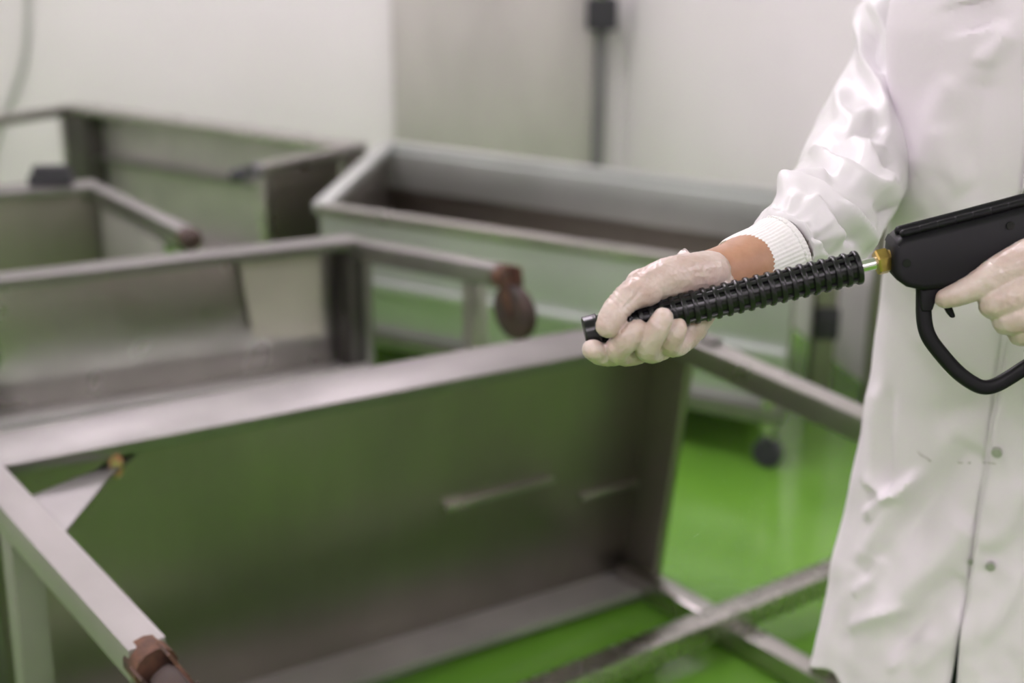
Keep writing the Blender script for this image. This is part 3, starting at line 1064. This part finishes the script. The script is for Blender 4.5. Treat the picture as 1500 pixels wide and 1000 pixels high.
# ------------------------------------------------------------------ spray gun
gun = empty('spray_gun', G(1440, 575), 'black trigger spray gun with ribbed lance held in both gloved hands', 'spray gun')
VIEW = ray(1300, 400).normalized()
ax0, ax1 = G(863, 487), G(1259, 391)
ad = (ax1 - ax0).normalized()
an_ = ad.cross(VIEW).normalized()
if an_.z < 0: an_ = -an_
vn = ad.cross(an_).normalized()
Ltot = (ax1 - ax0).length
b = bmesh.new()
NR = 25
prof = []
pitch = Ltot / NR
r_core, r_rib = 18.5 / GS, 25.5 / GS
for k in range(NR):
    x = k * pitch
    prof += [(x, r_core), (x + pitch * .50, r_core), (x + pitch * .52, r_rib - .0004), (x + pitch * .60, r_rib), (x + pitch * .86, r_rib), (x + pitch * .94, r_rib - .0004), (x + pitch * .98, r_core)]
prof.append((Ltot, r_core))
tube(b, [ax0 + ad * x for x, _ in prof], [r for _, r in prof], 40)
for k in range(10):
    a = 2 * math.pi * (k + .35) / 10
    d = an_ * math.cos(a) + vn * math.sin(a)
    s = ad.cross(d)
    if k % 5 == 3: continue
    slab(b, ax0 + ad * .004 + d * (r_core - .003) - s * .0022, ad * (Ltot - .006), s * .0044, d * (.0030 + 4.0 / GS), .0008)
# smooth lower keel
slab(b, ax0 + ad * .002 - an_ * (r_core + 1.5 / GS) - vn * .006, ad * (Ltot - .004), vn * .012, an_ * .004, .001)
link('lance_sleeve', b, 'black_grip', gun)
b = bmesh.new()
tube(b, [ax0 - ad * .004, ax0 - ad * .003, ax0 + ad * .006, ax0 + ad * .008], [.0125, .0145, .0145, .012], 32)
link('end_cap', b, 'black_grip', gun)
b = bmesh.new(); tube(b, [ax1 - ad * .01, ax1 + ad * .024], 9.5 / GS, 20); link('lance_tube', b, 'chrome', gun)
b = bmesh.new()
n0 = G(1283, 385)
tube(b, [n0, n0 + ad * .0015, n0 + ad * .009, n0 + ad * .011], [.0098, .0112, .0112, .0095], 6)
tube(b, [n0 + ad * .010, n0 + ad * .016], .0085, 20)
link('brass_nut', b, 'brass', gun)
dep = V((0, .034, 0))
b = bmesh.new()
prism(b, [G(x, y) for x, y in ((1301, 356), (1306, 347), (1316, 341), (1400, 320), (1500, 294), (1590, 282), (1628, 288), (1640, 310), (1632, 345), (1560, 358), (1500, 371),
                               (1450, 394), (1405, 411), (1378, 414), (1345, 419), (1322, 414), (1308, 404), (1302, 392))], dep, .006, 4)
gb = link('gun_body', b, 'black_plastic', gun)
b = bmesh.new()
for x in (1334, 1360, 1386, 1412, 1438, 1464, 1490):
    y = 341 - (x - 1316) * .257
    c = G(x, y + 3, -11)
    tube(b, [c - ad * .006, c + ad * .006], .0034, 10, round_caps=True)
link('rib', b, 'black_plastic', gb)
b = bmesh.new()
tube(b, [G(x, y, 0) for x, y in ((1318, 338), (1400, 317), (1498, 291), (1560, 283))], .0045, 12, round_caps=True)
link('top_ridge', b, 'black_plastic', gb)
for x, y in ((1328, 385), (1480, 330)):
    b = bmesh.new(); c = G(x, y, -17)
    tube(b, [c, c - V((0, .0012, 0))], .0035, 12); link('screw', b, 'black_grip', gb)
b = bmesh.new()
gp = spline([(1354, 405), (1353, 440), (1354, 470), (1361, 494), (1380, 520), (1403, 545), (1425, 561), (1441, 567), (1458, 564), (1480, 552), (1503, 537), (1540, 515)], 5)
tube(b, [G(x, y) for x, y in gp], [9.5 / GS] * len(gp), 20, sx=1.0, sy=1.15, square=.55)
prism(b, [G(x, y) for x, y in ((1343, 412), (1400, 408), (1380, 420), (1368, 434), (1362, 452), (1346, 452))], V((0, .017, 0)), .002)
link('trigger_guard', b, 'black_plastic', gun)
b = bmesh.new()
prism(b, [G(x, y) for x, y in ((1376, 424), (1384, 416), (1410, 408), (1420, 414), (1400, 422), (1390, 440), (1398, 462), (1390, 464), (1378, 442))], V((0, .012, 0)), .002)
link('trigger', b, 'black_plastic', gun)
b = bmesh.new()
prism(b, [G(x, y) for x, y in ((1500, 360), (1600, 345), (1590, 440), (1580, 540), (1572, 590), (1520, 590), (1512, 545), (1505, 520), (1512, 470))], V((0, .028, 0)), .006, 3)
link('pistol_grip', b, 'black_plastic', gun)
